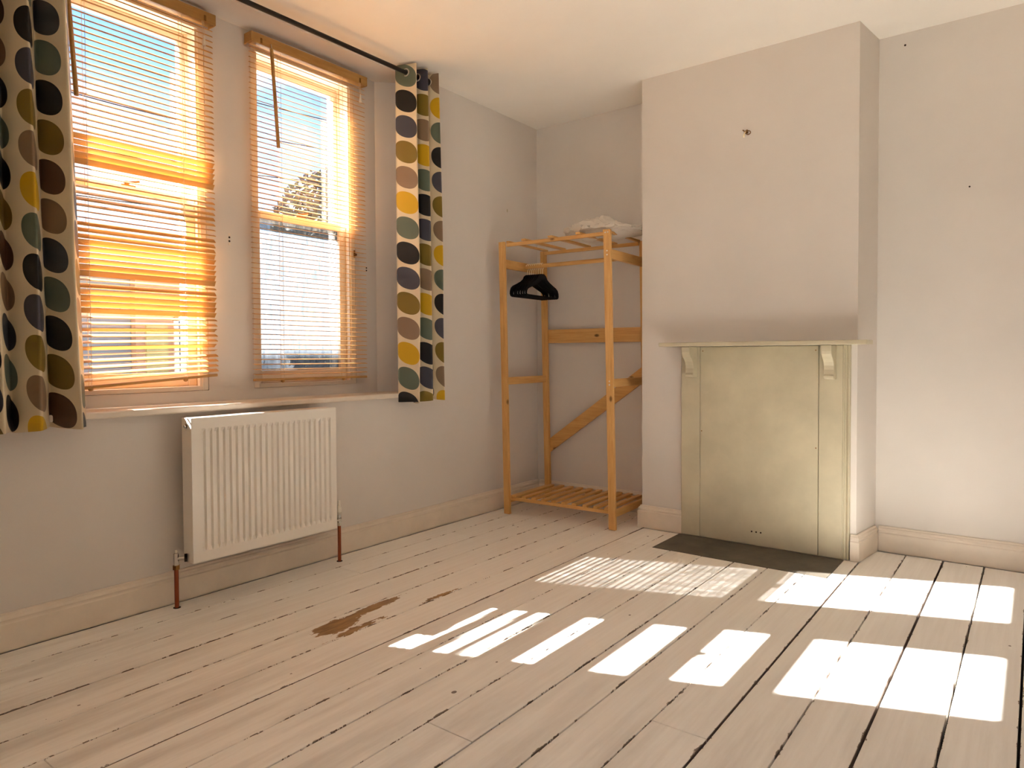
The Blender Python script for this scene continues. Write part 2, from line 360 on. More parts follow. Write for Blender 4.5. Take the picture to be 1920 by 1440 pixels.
for (y, z) in ((-2.263, 1.612), (-2.263, 1.566)):
    B().cyl((-0.2015, y, z), (-0.1985, y, z), 0.006).obj('filler_spot', M_TRIM, wallw)
B().sphere((0.001, -0.35, 2.011), 0.012, (0.15, 0.5, 1)).obj('filler_spot', M_SURR, wallw)
# sill board
sill = struct(B().prism([(0.034, -3.43), (0.034, -1.10), (0.002, -1.10), (0.002, -1.134), (-0.198, -1.348), (-0.198, -3.169), (0.002, -3.383), (0.002, -3.43)], 0.793, 0.8195).obj('trim_1', M_TRIM))
bv = sill.modifiers.new('b', 'BEVEL'); bv.width = 0.006; bv.segments = 2

def sash_window(n, y0, y1, label, lower_glass, latch):
    w_ = struct(empty('window_%d' % n, (-0.24, (y0+y1)/2, ZS)))
    def part(bb, name, mat, par=w_):
        me = bb.mesh(name, mat); me.transform(Matrix.Translation(-Vector(w_.location))); return link(name, me, par)
    b = B(); e = 0.001
    b.box(-0.400, -0.201, y0+e, y0+0.030, ZS+e, ZT-e, 0.002); b.box(-0.400, -0.201, y1-0.030, y1-e, ZS+e, ZT-e, 0.002)
    b.box(-0.400, -0.201, y0+0.030, y1-0.030, ZT-0.03, ZT-e, 0.002)
    b.box(-0.430, -0.201, y0+0.030, y1-0.030, ZS+e, ZS+0.022, 0.002)
    for yy in (y0+0.030, y1-0.040): b.box(-0.226, -0.206, yy, yy+0.010, ZS+0.022, ZT-0.03); b.box(-0.300, -0.292, yy, yy+0.010, ZS+0.022, ZT-0.03)
    part(b, 'box_frame', M_FRAME)
    ya, yb = y0+0.031, y1-0.031; zm = 1.748
    # upper sash sits in the outer track
    b = B(); xo, xi = -0.345, -0.303; st = 0.030
    b.box(xo, xi, ya, ya+st, zm-0.018, ZT-0.031, 0.003); b.box(xo, xi, yb-st, yb, zm-0.018, ZT-0.031, 0.003)
    b.box(xo, xi, ya+st, yb-st, ZT-0.068, ZT-0.031, 0.003); b.box(xo, xi, ya+st, yb-st, zm-0.018, zm+0.018, 0.003)
    us = part(b, 'upper_sash', M_FRAME)
    part(B().box(-0.326, -0.322, ya+st-.004, yb-st+.004, zm+0.014, ZT-0.064), 'pane', M_GLASS, us)
    b = B(); xo, xi = -0.290, -0.246; sl = 0.042
    b.box(xo, xi, ya, ya+sl, ZS+0.023, zm+0.018, 0.003); b.box(xo, xi, yb-sl, yb, ZS+0.023, zm+0.018, 0.003)
    b.box(xo, xi, ya+sl, yb-sl, ZS+0.023, ZS+0.085, 0.003); b.box(xo, xi, ya+sl, yb-sl, zm-0.020, zm+0.018, 0.003)
    ls = part(b, 'lower_sash', M_FRAME)
    part(B().box(-0.270, -0.266, ya+sl-.004, yb-sl+.004, ZS+0.081, zm-0.016), 'pane', lower_glass, ls)
    ym = (y0+y1)/2
    b = B(); b.box(-0.292, -0.250, ym-.030, ym+.030, zm+.018, zm+.024, .001); b.cyl((-.270, ym, zm+.024), (-.270, ym, zm+.042), .011); b.tube([(-.270, ym, zm+.036), (-.262, ym+.02, zm+.040), (-.256, ym+.048, zm+.046)], .005)
    part(b, 'sash_lock', M_BRASS, ls)
    if latch:
        b = B(); b.box(-.205, -.196, y1-.012, y1-.002, 1.585, 1.625, .001); b.cyl((-.19, y1-.012, 1.60), (-.19, y1-.002, 1.60), .007)
        part(b, 'jamb_catch', M_BRASS)
    return w_
sash_window(1, YA[0], YA[1], '', M_GLASS, False)
sash_window(2, YB[0], YB[1], '', M_FROST, True)

# --- back wall, chimney breast, right and front walls, ceiling
CH = [(1.0043, -0.3436), (2.1700, -0.3436), (2.2085, -0.0632), (2.2085, 0.16), (1.0043, 0.16)]
struct(B().box(-0.42, 1.05, 0.0, 0.16, -0.12, H+0.1).box(2.19, XR+.15, -0.0632, 0.16, -0.12, H+0.1).obj('wall_back', M_WALL))
chim = struct(B().prism(CH, -0.12, H+0.1).obj('wall_chimney', M_WALL))
struct(B().box(XR, XR+0.15, YF-.15, 0.16, -0.12, H+0.1).obj('wall_right', M_WALL))
FX0, FX1, FZ0, FZ1 = 2.2, 3.4, 0.85, 2.25
b = B(); b.box(-0.42, FX0, YF-0.15, YF, -0.12, H+0.1); b.box(FX1, XR+0.15, YF-0.15, YF, -0.12, H+0.1); b.box(FX0, FX1, YF-0.15, YF, -0.12, FZ0); b.box(FX0, FX1, YF-0.15, YF, FZ1, H+0.1)
struct(b.obj('wall_front', M_WALL))
w3 = struct(empty('window_3', ((FX0+FX1)/2, YF-.08, FZ0)))  # window and its opening added behind the camera to let in fill light
hw = (FX1-FX0)/2; hh_ = FZ1-FZ0; b = B()
for x0, x1, z0, z1 in ((-hw+.001, -hw+.06, .001, hh_-.001), (hw-.06, hw-.001, .001, hh_-.001), (-.03, .03, .06, hh_-.06), (-hw+.06, hw-.06, .001, .06), (-hw+.06, hw-.06, hh_-.06, hh_-.001)): b.box(x0, x1, -.03, .03, z0, z1, .003)
b.obj('frame', M_FRAME, w3)
for x0, x1 in ((-hw+.058, -.028), (.028, hw-.058)): B().box(x0, x1, -.003, .003, .058, hh_-.058).obj('pane', M_GLASS, w3)
struct(B().box(-0.42, XR+.15, YF-.15, 0.16, H, H+0.14).obj('ceiling', M_CEIL))
# --- skirting boards: moulded profile (distance from wall, height)
PROF = [(0, 0), (0.020, 0), (0.020, 0.094), (0.0165, 0.099), (0.0165, 0.104), (0.0185, 0.110), (0.0150, 0.119), (0.0095, 0.123), (0.0085, 0.128), (0.0055, 0.131), (0, 0.131)]
def skirting(name, path, mat=M_TRIM):
    """path: wall-line points in plan; the board stands on its right-hand side, mitred at corners"""
    b = B(); P = [Vector((x, y)) for x, y in path]; n = len(P); dirs = [(P[i+1]-P[i]).normalized() for i in range(n-1)]
    nor = [Vector((d.y, -d.x)) for d in dirs]; rings = []
    for i in range(n):
        if i == 0: mn, k = nor[0], 1.0
        elif i == n-1: mn, k = nor[-1], 1.0
        else: mn = (nor[i-1]+nor[i]).normalized(); k = 1.0/max(0.3, mn.dot(nor[i]))
        rings.append([b.bm.verts.new((P[i].x+mn.x*(q+.0005)*k, P[i].y+mn.y*(q+.0005)*k, z+.001)) for q, z in PROF])
    for i in range(n-1):
        for j in range(len(PROF)):
            j2 = (j+1) % len(PROF); b.bm.faces.new((rings[i][j], rings[i+1][j], rings[i+1][j2], rings[i][j2]))
    b.bm.faces.new(rings[0]); b.bm.faces.new(rings[-1][::-1])
    return struct(b.obj(name, mat))
skirting('baseboard_window', [(0, YF+.001), (0, -0.001)])
skirting('baseboard_back', [(0.021, 0), (1.003, 0)])
skirting('baseboard_chimney_left', [(1.0043, -0.021), (1.0043, -0.3436), (1.262, -0.3436)])
skirting('baseboard_chimney_right', [(2.146, -0.3436), (2.1700, -0.3436), (2.2056, -0.084)])
skirting('baseboard_right', [(2.226, -0.0632), (XR-.001, -0.0632)])
# hearth slab let into the floor
tag(B().box(HX0, HX1, HY0, -0.367, -0.028, 0.0012, 0.001).obj('hearth_slab', M_SLATE), 'dark grey slate hearth slab set flush in the white floorboards', 'hearth')
# nails and marks on the walls
B().cyl((2.604, -0.0655, 1.833), (2.604, -0.061, 1.833), 0.004).obj('nail_hole', M_DARKGAP, chim)
B().cyl((2.325, -0.0655, 2.585), (2.325, -0.061, 2.585), 0.005).obj('nail_hole', M_DARKGAP, chim)

# ================================================================== fireplace
fp = empty('fireplace_surround', (1.70, -0.3445, 0.0))
tag(fp, 'boarded-up fireplace painted sage cream, with a mantel shelf on two scrolled corbels', 'fireplace')
def fpart(bb, name, mat=M_SURR, par=fp, smooth=False):
    me = bb.mesh(name, mat, smooth); me.transform(Matrix.Translation(-Vector(fp.location))); return link(name, me, par)
YW = -0.3442
panel = fpart(B().box(1.3735, 1.9955, -0.3655, YW, 0.002, 1.070, 0.0015), 'infill_panel')
fpart(B().box(1.262, 1.3715, -0.3675, YW, 0.002, 1.071, 0.002), 'jamb_board')
fpart(B().box(1.9985, 2.110, -0.3675, YW, 0.002, 1.071, 0.002), 'jamb_board')
b = B(); b.extrude([(2.1105, YW), (2.1105, -0.362), (2.116, -0.362), (2.118, -0.355), (2.124, -0.353), (2.129, -0.357), (2.134, -0.362), (2.140, -0.362), (2.143, YW)], 'Z', 0.002, 1.071)
fpart(b, 'edge_moulding')
b = B(); b.extrude([(1.254, YW), (1.256, -0.352), (1.2605, -0.354), (1.2615, YW)], 'Z', 0.132, 1.071); fpart(b, 'edge_moulding')
b = B(); b.box(1.180, 2.238, -0.492, YW, 1.0725, 1.0945, 0.003, 2); fpart(b, 'mantel_shelf')
def corbel(xc):
    ws = 0.024
    # profile in (y, z): deep at the top, S-curve, small toe
    pr = [(YW-.0235, 1.0715), (-0.478, 1.0715), (-0.478, 1.042), (-0.474, 1.028), (-0.462, 1.014), (-0.444, 1.002), (-0.430, 0.988), (-0.421, 0.970), (-0.418, 0.950), (-0.420, 0.925), (-0.426, 0.920), (-0.426, 0.909), (-0.418, 0.904), (YW-.0235, 0.900)]
    b = B(); b.extrude(pr, 'X', xc-ws, xc+ws)
    o = fpart(b, 'corbel'); md = o.modifiers.new('b', 'BEVEL'); md.width = 0.003; md.segments = 2; md.limit_method = 'ANGLE'
corbel(1.333); corbel(2.056)
for k, xh in enumerate((1.663, 1.687, 1.711)): fpart(B().cyl((xh, -0.3665, 0.075), (xh, -0.364, 0.075), 0.0045), 'vent_hole', M_DARKGAP, panel)
for xh, zh in ((1.388, 1.047), (1.982, 1.047), (1.382, 0.60), (1.985, 0.55)): fpart(B().cyl((xh, -0.3665, zh), (xh, -0.364, zh), 0.0032), 'nail_head', M_BRASS, panel)

# brass picture hook on the chimney breast
ph = empty('picture_hook', (1.621, -0.3437, 2.207)); tag(ph, 'small ornate brass picture hook nailed high on the chimney breast', 'hook')
B().box(-0.013, 0.009, -0.004, 0, 0.004, 0.020, 0.001).cyl((-.012, -.003, .018), (-.020, -.003, .026), .003).obj('back_plate', M_BRASS, ph)
B().tube([(-.006, -.004, .014), (-.010, -.010, 0), (-.009, -.018, -.016), (-.006, -.026, -.018), (-.004, -.030, -.008)], .0035).obj('hook', M_GOLD, ph)
B().cyl((.002, 0, .012), (.006, -.014, .016), .0035).sphere((.006, -.015, .016), .005).obj('nail', M_BRASS, ph)
B().tube([(.010+.012*math.cos(t), -.005, .006+.010*math.sin(t)) for t in [i*PI/6 for i in range(12)]], .0025, 6, True).obj('ring', M_BRASS, ph)

# ================================================================== radiator
rad = empty('radiator', (0.104, -2.280, 0.178)); tag(rad, 'white steel panel radiator with vertical ribs under the window sill', 'radiator')
def rpart(bb, name, mat=M_RAD, par=rad, smooth=False):
    me = bb.mesh(name, mat, smooth); me.transform(Matrix.Translation(-Vector(rad.location))); return link(name, me, par)
ry0, ry1, rz0, rz1, rxf = -2.644, -1.916, 0.178, 0.778, 0.143
# pressed front panel: flat rim, 23 grooves
NG = 23; pit = (ry1-ry0-0.066)/NG; rows = [rz0+0.004, rz0+0.046, rz0+0.062, rz1-0.062, rz1-0.046, rz1-0.0015]
ys = [ry0+0.003, ry0+0.030]; dep = [0, 0]
for k in range(NG):
    c0 = ry0+0.036 + pit*(k+0.5)
    for off, dd in ((-0.0105, 0), (-0.0065, 1), (0.0055, 1), (0.0105, 0)): ys.append(c0+off); dep.append(dd)
ys += [ry1-0.024, ry1-0.003]; dep += [0, 0]
b = B(); grid = []
for j, z in enumerate(rows):
    kz = 1.0 if j in (2, 3) else 0.0
    grid.append([b.bm.verts.new((rxf - 0.0105*dd*kz, y, z)) for y, dd in zip(ys, dep)])
for j in range(len(rows)-1):
    for i in range(len(ys)-1): b.bm.faces.new((grid[j][i], grid[j][i+1], grid[j+1][i+1], grid[j+1][i]))
rpart(b, 'front_panel', M_RAD)
rpart(B().box(0.070, 0.083, ry0+.006, ry1-.006, rz0+.006, rz1-.012, .003), 'rear_panel')
rpart(B().box(0.066, 0.1425, ry0, ry0+0.004, rz0+.003, rz1-.001, .0012), 'side_panel'); rpart(B().box(0.066, 0.1425, ry1-.004, ry1, rz0+.003, rz1-.001, .0012), 'side_panel')
b = B(); b.box(0.066, 0.1425, ry0+.004, ry1-.004, rz1-.004, rz1, .0012)
rpart(b, 'top_grille')
b = B(); b.cyl((0.106, ry0-.0015, rz1-.034), (0.106, ry0+.004, rz1-.034), .017, seg=20); pl = rpart(b, 'plug_recess', M_WHITEPL)
rpart(B().cyl((0.106, ry0-.003, rz1-.034), (0.106, ry0, rz1-.034), .011, seg=16).cyl((0.106, ry0-.010, rz1-.034), (0.106, ry0-.003, rz1-.034), .006, seg=6), 'bleed_valve', M_CHROME, pl)
for yy in (-2.50, -2.10): rpart(B().box(0.001, 0.070, yy, yy+.04, .30, .70), 'wall_bracket')
# lockshield valve (window end) and manual valve (far end)
lx, ly, vz = 0.078, -2.682, 0.208
v1 = rpart(B().cyl((lx, ly, .172), (lx, ly, .222), .0105).cyl((lx, ly, vz-.006), (lx+.02, ly+.036, vz-.006), .0085).sphere((lx, ly, .222), .0105, (1, 1, .4)), 'lockshield_valve', M_CHROME, smooth=True)
rpart(B().cyl((lx, ly, .158), (lx, ly, .175), .0145, seg=6), 'nut', M_BRASS, v1)
rpart(B().cyl((lx+.016, ly+.026, vz-.006), (lx+.021, ly+.0355, vz-.006), .0165, seg=16), 'union_nut', M_DARKGAP, v1)
rpart(B().cyl((lx, ly, .224), (lx, ly, .236), .004), 'spindle', M_WHITEPL, v1)
rx_, ry_ = 0.100, -1.871
v2 = rpart(B().cyl((rx_, ry_, .192), (rx_, ry_, .238), .0100).cyl((rx_, ry_, .210), (rx_, ry1+.001, .210), .0085).sphere((rx_, ry_, .214), .0125), 'manual_valve', M_CHROME, smooth=True)
for zz, dz in ((.180, .014), (.236, .012)): rpart(B().cyl((rx_, ry_, zz), (rx_, ry_, zz+dz), .0140, seg=6), 'nut', M_STEEL, v2)
rpart(B().cyl((rx_, ry_, .248), (rx_, ry_, .276), .0135, .0115, 14).cyl((rx_, ry_, .276), (rx_, ry_, .304), .0075, .0065, 10), 'valve_cap', M_WHITEPL, v2, True)
rpart(B().cyl((lx, ly, .0005), (lx, ly, .160), .0085, seg=14), 'copper_pipe', M_COPPER, smooth=True)
rpart(B().cyl((rx_, ry_, .0005), (rx_+.001, ry_, .182), .0085, seg=14), 'copper_pipe', M_COPPER, smooth=True)
rpart(B().cyl((lx, ly, -.0006), (lx, ly, .0008), .0145, seg=16), 'pipe_hole', M_DARKGAP); rpart(B().cyl((rx_, ry_, -.0006), (rx_, ry_, .0008), .0145, seg=16), 'pipe_hole', M_DARKGAP)

# ================================================================== venetian blinds
def blind(y0, y1, zbot0, zbot1, tiltf, label, wand, rungs, tassel):
    """zbot0 / zbot1: bottom-rail height at y0 / y1 ends"""
    xb = -0.160; yc = (y0+y1)/2; L = y1-y0
    r = empty('venetian_blind', (xb, yc, 2.540)); tag(r, label, 'blind', 'wooden venetian blinds over the sash windows')
    def part(bb, name, mat, par=r, smooth=False):
        me = bb.mesh(name, mat, smooth); me.transform(Matrix.Translation(-Vector(r.location))); return link(name, me, par)
    part(B().box(-0.186, -0.142, y0+.006, y1-.006, 2.545, 2.580, .002), 'head_rail', M_BLINDWOOD)
    val = part(B().box(-0.140, -0.132, y0-.008, y1+.008, 2.541, 2.590, .002).box(-0.195, -0.140, y0-.008, y0-.002, 2.541, 2.590, .001).box(-0.195, -0.140, y1+.002, y1+.008, 2.541, 2.590, .001), 'valance', M_BLINDWOOD)
    for yy in (y0+.045, y1-.045): part(B().box(-0.1315, -0.130, yy-.005, yy+.005, 2.545, 2.570), 'valance_clip', M_BRASS, val)
    # slats share one mesh: a gently crowned strip
    b = B(); wd, n = 0.0255, 4; prof = []
    for k in range(n+1):
        t = k/n - .5; prof.append((t*wd, 0.0012 - 0.005*t*t))
    out = prof + [(p_, q_-0.0022) for p_, q_ in reversed(prof)]
    b.extrude(out, 'Y', -L/2, L/2); sme = b.mesh('slat', M_SLAT)
    zt = 2.524; pitch_ = 0.0247; zb = (zbot0+zbot1)/2; N = int(round((zt-zb)/pitch_)); pitch_ = (zt-zb)/N
    slope = (zbot1-zbot0)/L
    for i in range(N):
        z = zt - i*pitch_; o = link('slat', sme, r)
        kk = max(0.0, (i-(N-15))/15.0); a = math.atan(slope*kk**1.3)
        th, jit = tiltf(z)
        o.location = (random.uniform(-.001, .001), 0, z-2.540)
        o.rotation_euler = (a + random.uniform(-.0012, .0012), math.radians(-th + random.uniform(-jit, jit)), 0)
    b = B(); b.box(-.0125, .0125, -L/2, L/2, -.009, .003, .002); br = link('bottom_rail', b.mesh('bottom_rail', M_BLINDWOOD), r)
    br.location = (0, 0, zb-2.540); br.rotation_euler = (math.atan(slope), 0, 0)
    for yy in rungs:
        for xo in (-0.0145, 0.0145):
            part(B().cyl((xb+xo, yy, zb+slope*(yy-yc)), (xb+xo, yy, 2.545), .0009, seg=5), 'ladder_cord', M_CORD)
        cb = B(); cb.sphere((0, yy-yc, -.012), .010, (1, 1, .8)); link('cord_button', cb.mesh('cord_button', M_BLINDWOOD, True), br)
        b = B()
        for i in range(0, N):
            z = zt - i*pitch_ - 0.004
            b.cyl((xb-.0145, yy, z), (xb+.0145, yy, z), .0006, seg=4)
        part(b, 'ladder_rungs', M_CORD)['kind'] = 'stuff'
    yw, zw = wand
    wo_ = part(B().cyl((-0.128, yw, 2.535), (-0.118, yw+.025, zw), .0088, seg=8), 'tilt_wand', M_BLINDWOOD, smooth=True)
    part(B().tube([(-.138, yw-.002, 2.560), (-.128, yw-.002, 2.556), (-.127, yw, 2.535)], .002, 6), 'wand_hook', M_STEEL, wo_)
    if tassel is not None:
        yt, zt2 = tassel
        lc = part(B().cyl((-.131, yt, zt2), (-.133, yt-.004, 2.545), .0011, seg=5).cyl((-.128, yt+.004, zt2), (-.133, yt+.004, 2.545), .0011, seg=5), 'lift_cord', M_CORD)
        part(B().cyl((-.129, yt+.002, zt2-.038), (-.129, yt+.002, zt2+.004), .0085, .004, 10), 'tassel', M_WHITEPL, lc, True)
    return r
def tilt_a(z):      # + = room edge raised (shut), - = room edge lowered (open to the sun)
    T = [(1.925, -33, 2), (1.805, 46, 12), (1.757, -24, 3), (1.630, -38, 5), (1.575, -22, 4), (1.500, -46, 5), (1.365, 50, 12), (1.327, -24, 3), (1.300, -46, 4), (1.206, 50, 12), (1.160, -22, 3), (1.140, 26, 2), (1.090, -22, 3), (1.060, 30, 4), (1.035, 14, 4), (0.0, -24, 3)]
    for lim, t, j in T:
        if z > lim: return t, j
def tilt_b(z): return (-25, 1.5) if z > 1.75 else ((-9, 2) if z > 1.2 else (-7, 2))
blind(-3.062, -2.360, 0.900, 0.947, tilt_a, 'wooden venetian blind with tangled half-shut slats and a sloping bottom rail', (-2.968, 2.050), (-2.898, -2.507), (-2.415, 2.47))
blind(-2.166, -1.464, 0.917, 0.915, tilt_b, 'wooden venetian blind hanging straight with evenly open slats, beside the short curtain', (-2.068, 2.059), (-2.007, -1.622), (-1.512, 2.475))

# ================================================================== curtain rod and curtains
RX, RZ = 0.092, 2.588
rod = empty('curtain_rod', (RX, -2.2, RZ)); tag(rod, 'black metal curtain rod running just below the ceiling above both windows', 'curtain rod')
B().cyl((0, -1.35, 0), (0, 0.985, 0), .0115, seg=16).obj('pole', M_BLACKROD, rod, True)
for yy in (-1.365, 0.995): B().sphere((0, yy, 0), .020, (1, 1, 1)).obj('finial', M_BLACKROD, rod, True)
for yy in (-1.27, 0.955): B().cyl((-RX+.0, yy, 0), (0, yy, 0), .007).cyl((-RX+.0, yy, 0), (-RX+.006, yy, 0), .024, seg=16).obj('bracket', M_BLACKROD, rod, True)
def curtain(y0, lam, waves, amp, ph0, ztop, zbot, mat, label, spread, seed):
    nu, nv = int(waves*20), 46; Lz = ztop - zbot
    cu = empty('curtain', (RX, y0, zbot)); tag(cu, label, 'curtain', 'printed eyelet curtains on the black rod')
    vs_, uvs, fs = [], [], []
    ss = [0.0]
    pth = lambda i: (amp*math.cos(ph0 + 2*PI*waves*i/nu), lam*waves*i/nu)
    for i in range(nu):
        a, c_ = pth(i), pth(i+1); ss.append(ss[-1] + math.hypot(c_[0]-a[0], c_[1]-a[1]))
    for j in range(nv+1):
        v = j/nv; z = ztop - v*Lz
        for i in range(nu+1):
            t = ph0 + 2*PI*waves*i/nu; q = i/nu
            nzv = noise.noise(Vector((q*waves*1.3+seed, v*1.6, seed)))
            n2 = noise.noise(Vector((q*waves*2.1+seed+9, v*2.5, seed)))
            A = amp*(1 + 0.25*v*nzv); cc = math.cos(t); sh = cc
            x = A*sh + 0.012*v*n2
            y = lam*waves*q*(1 + spread*v) + 0.010*v*nzv - 0.010*math.sin(t)*math.cos(t)
            x = max(x, -RX + 0.006)
            zz = z - (0.010*n2 + 0.014*noise.noise(Vector((q*waves*.8, seed, 3))) if j == nv else 0)
            vs_.append((x, y, zz - zbot)); uvs.append((ss[i], z))
    W = nu+1
    for j in range(nv):
        for i in range(nu): fs.append((j*W+i, j*W+i+1, (j+1)*W+i+1, (j+1)*W+i))
    me = bpy.data.meshes.new('cloth'); me.from_pydata(vs_, [], fs); uvl = me.uv_layers.new(name='UVMap')
    for lp in me.loops: uvl.data[lp.index].uv = uvs[lp.vertex_index]
    for p_ in me.polygons: p_.use_smooth = True
    me.materials.append(mat); o = link('cloth', me, cu)
    sm = o.modifiers.new('s', 'SOLIDIFY'); sm.thickness = 0.0018; sm.offset = 0
    # metal eyelets where the rod passes through each pleat
    b = B(); b.tube([(.0195*math.cos(a), 0, .0195*math.sin(a)) for a in [k*2*PI/20 for k in range(20)]], .0032, 6, True); em = b.mesh('eyelet', M_STEEL, True)
    k = 0
    while True:
        t = math.ceil(ph0/PI - 0.5)*PI + PI/2 + k*PI
        q = (t-ph0)/(2*PI*waves)
        if q > 1: break
        if q >= 0:
            e_ = link('eyelet', em, cu); e_.location = (0, lam*waves*q, RZ - zbot)
            dxdy = -amp*math.sin(t)*1.35*2*PI/lam
            e_.rotation_euler = (0, 0, math.atan2(dxdy, 1.0) and -math.atan(dxdy) + PI/2*0)
            e_.rotation_euler[2] = math.atan2(1.0, dxdy)
        k += 1
    return cu
curtain(-1.400, 0.088, 2.75, 0.060, PI*0.96, 2.632, 0.772, M_CURT_R, 'narrow bunched curtain with oval print beside the evenly open blind', 0.22, 2.0)
curtain(-3.470, 0.108, 4.05, 0.060, PI*0.85, 2.632, 0.772, M_CURT_L, 'wide curtain with oval print covering one edge of the tangled blind', 0.09, 5.0)

# ================================================================== clothes rack in the alcove
RK = empty('clothes_rack', (0.150, -0.555, 0.0), math.radians(2.5))
tag(RK, 'open pine clothes rack with a slatted base, hanging rail and diagonal back brace', 'clothes rack')
RW, RD, RH_ = 0.755, 0.500, 1.760; LEAN = -0.033/1.76
def kpart(bb, name, mat, par=None, mod=0.0, smooth=False):
    for v in bb.bm.verts: v.co.x += LEAN*v.co.z
    o = bb.obj(name, mat, par or RK, smooth)
    return o
lt = 0.022
legs = {}
for nm, xx, yy in (('FL', 0, 0), ('FR', RW, 0), ('BL', 0, RD), ('BR', RW, RD)):
    s_ = 1 if xx == 0 else -1
    legs[nm] = kpart(B().box(xx-.022, xx+.022, yy-lt/2, yy+lt/2, 0.0006, RH_, .002), 'leg', M_PINE)
for xx, s_ in ((0, 1), (RW, -1)):
    xa, xb_ = sorted((xx - .010, xx + .010))
    kpart(B().box(xa, xb_, lt/2, RD-lt/2, 1.592, 1.650, .002), 'hanging_rail_support', M_PINEY)
    kpart(B().box(xa, xb_, lt/2, RD-lt/2, 0.838, 0.886, .002), 'side_rail', M_PINEY)
    kpart(B().box(xa, xb_, lt/2, RD-lt/2, 0.070, 0.112, .002), 'base_side_rail', M_PINEY)
kpart(B().cyl((0.009, RD*0.5, 1.622), (RW-.009, RD*0.5, 1.622), .0140, seg=16), 'hanging_rod', M_PINEX, smooth=True)
for yy in (lt/2, RD-lt/2-.018):
    kpart(B().box(.022, RW-.022, yy+.001, yy+.019, 1.730, 1.752, .002), 'top_rail', M_PINEX)
    kpart(B().box(.022, RW-.022, yy+.001, yy+.019, 0.088, 0.108, .002), 'base_rail', M_PINEX)
TS = [0.012, 0.22, 0.48, 0.74, 0.985]
for f in TS: kpart(B().box(f*RW-.016, f*RW+.016, -.004, RD+.004, 1.7525, 1.7655, .002) if 0.1 < f < .9 else B().box(f*RW-.006+(.02 if f<.5 else -.02), f*RW+.018+(.02 if f<.5 else -.02), lt/2+.001, RD-lt/2-.001, 1.7525, 1.7655, .002), 'top_slat', M_PINEY)
for k in range(10):
    xk = 0.045 + k*(RW-0.09)/9
    kpart(B().box(xk-.017, xk+.017, lt/2+.002, RD-lt/2+(.012 if 0 < k < 9 else -.002), 0.1085, 0.122, .002), 'base_slat', M_PINEY)
kpart(B().box(-.02, RW+.03, RD+lt/2+.001, RD+lt/2+.021, 1.113, 1.208, .002), 'back_plank', M_PINEX)
# diagonal brace: parallelogram cut against the back leg
b = B(); b.extrude([(-.022, .318), (-.022, .412), (RW+.022, .985), (RW+.022, .880)], 'Y', RD+lt/2+.001, RD+lt/2+.019); kpart(b, 'diagonal_brace', M_PINEX)
for dx_, z in ((-.008, 1.742), (.008, 1.743), (.001, 1.635), (.001, 1.612), (.001, .874), (.001, .853)):
    kpart(B().cyl((RW+dx_, -lt/2-.0015, z), (RW+dx_, -lt/2+.002, z), .0046, seg=10), 'screw', M_SCREW, legs['FR'])
# black hangers on the rail
def hanger_mesh():
    pts = []
    half = [(0.0, 0.0), (0.020, -0.001), (0.042, -0.012), (0.058, -0.034), (0.085, -0.050), (0.130, -0.068), (0.172, -0.083), (0.196, -0.098), (0.207, -0.118), (0.210, -0.138), (0.203, -0.152), (0.185, -0.158), (0.10, -0.158), (0.0, -0.158)]
    wid = [.034, .034, .034, .032, .028, .024, .022, .020, .017, .015, .014, .013, .012, .012]
    # shoulder band drops below its outline so the opening peaks in the middle
    L = [(p, w_) for p, w_ in zip(half, wid)]
    loop = L + [((-p[0], p[1]), w_) for p, w_ in reversed(L[1:-1])]
    n = len(loop); b = B(); rings = []
    C = Vector((0, -0.10))
    for i, (p, w_) in enumerate(loop):
        a = Vector(loop[i-1][0]); c_ = Vector(loop[(i+1) % n][0]); t = (c_-a).normalized(); nn = Vector((t.y, -t.x))
        if nn.dot(Vector(p)-C) < 0: nn = -nn
        o_ = Vector(p); inn = o_ - nn*w_
        rings.append([b.bm.verts.new((sx, q.x, q.y)) for q, sx in ((o_, -.0028), (o_, .0028), (inn, .0028), (inn, -.0028))])
    for i in range(n):
        A, D = rings[i], rings[(i+1) % n]
        for k in range(4): b.bm.faces.new((A[k], A[(k+1) % 4], D[(k+1) % 4], D[k]))
    body = b.mesh('hanger_body', M_VELVET)
    hk = [(0, 0, -.004), (0, 0, .028), (0, .006, .036)]
    R = .0182; cz = .036 + R*0.96
    for a in range(-70, 181, 18): hk.append((0, R*math.cos(math.radians(a)), cz + R*math.sin(math.radians(a))))
    hook = B().tube(hk, .003, 6).mesh('hook', M_GOLD, True)
    return body, hook, cz, R
hb, hh, hcz, hR = hanger_mesh()
rot = RK.rotation_euler[2]
for k in range(8):
    hx = 0.030 + 0.0165*k + random.uniform(-.0015, .0015)
    lx_ = hx + LEAN*1.62; ly_ = RD*0.5
    wx = RK.location.x + lx_*math.cos(rot) - ly_*math.sin(rot); wy = RK.location.y + lx_*math.sin(rot) + ly_*math.cos(rot)
    h = empty('coat_hanger', (wx, wy, 1.622 + .0142 + .003 - hcz - hR), rot + math.radians(random.uniform(-1.2, 1.2)))
    tag(h, 'black flocked coat hanger with a gold hook on the pine rack', 'hanger', 'black coat hangers bunched on the rack rail')
    link('hanger_body', hb, h); link('hook', hh, h)
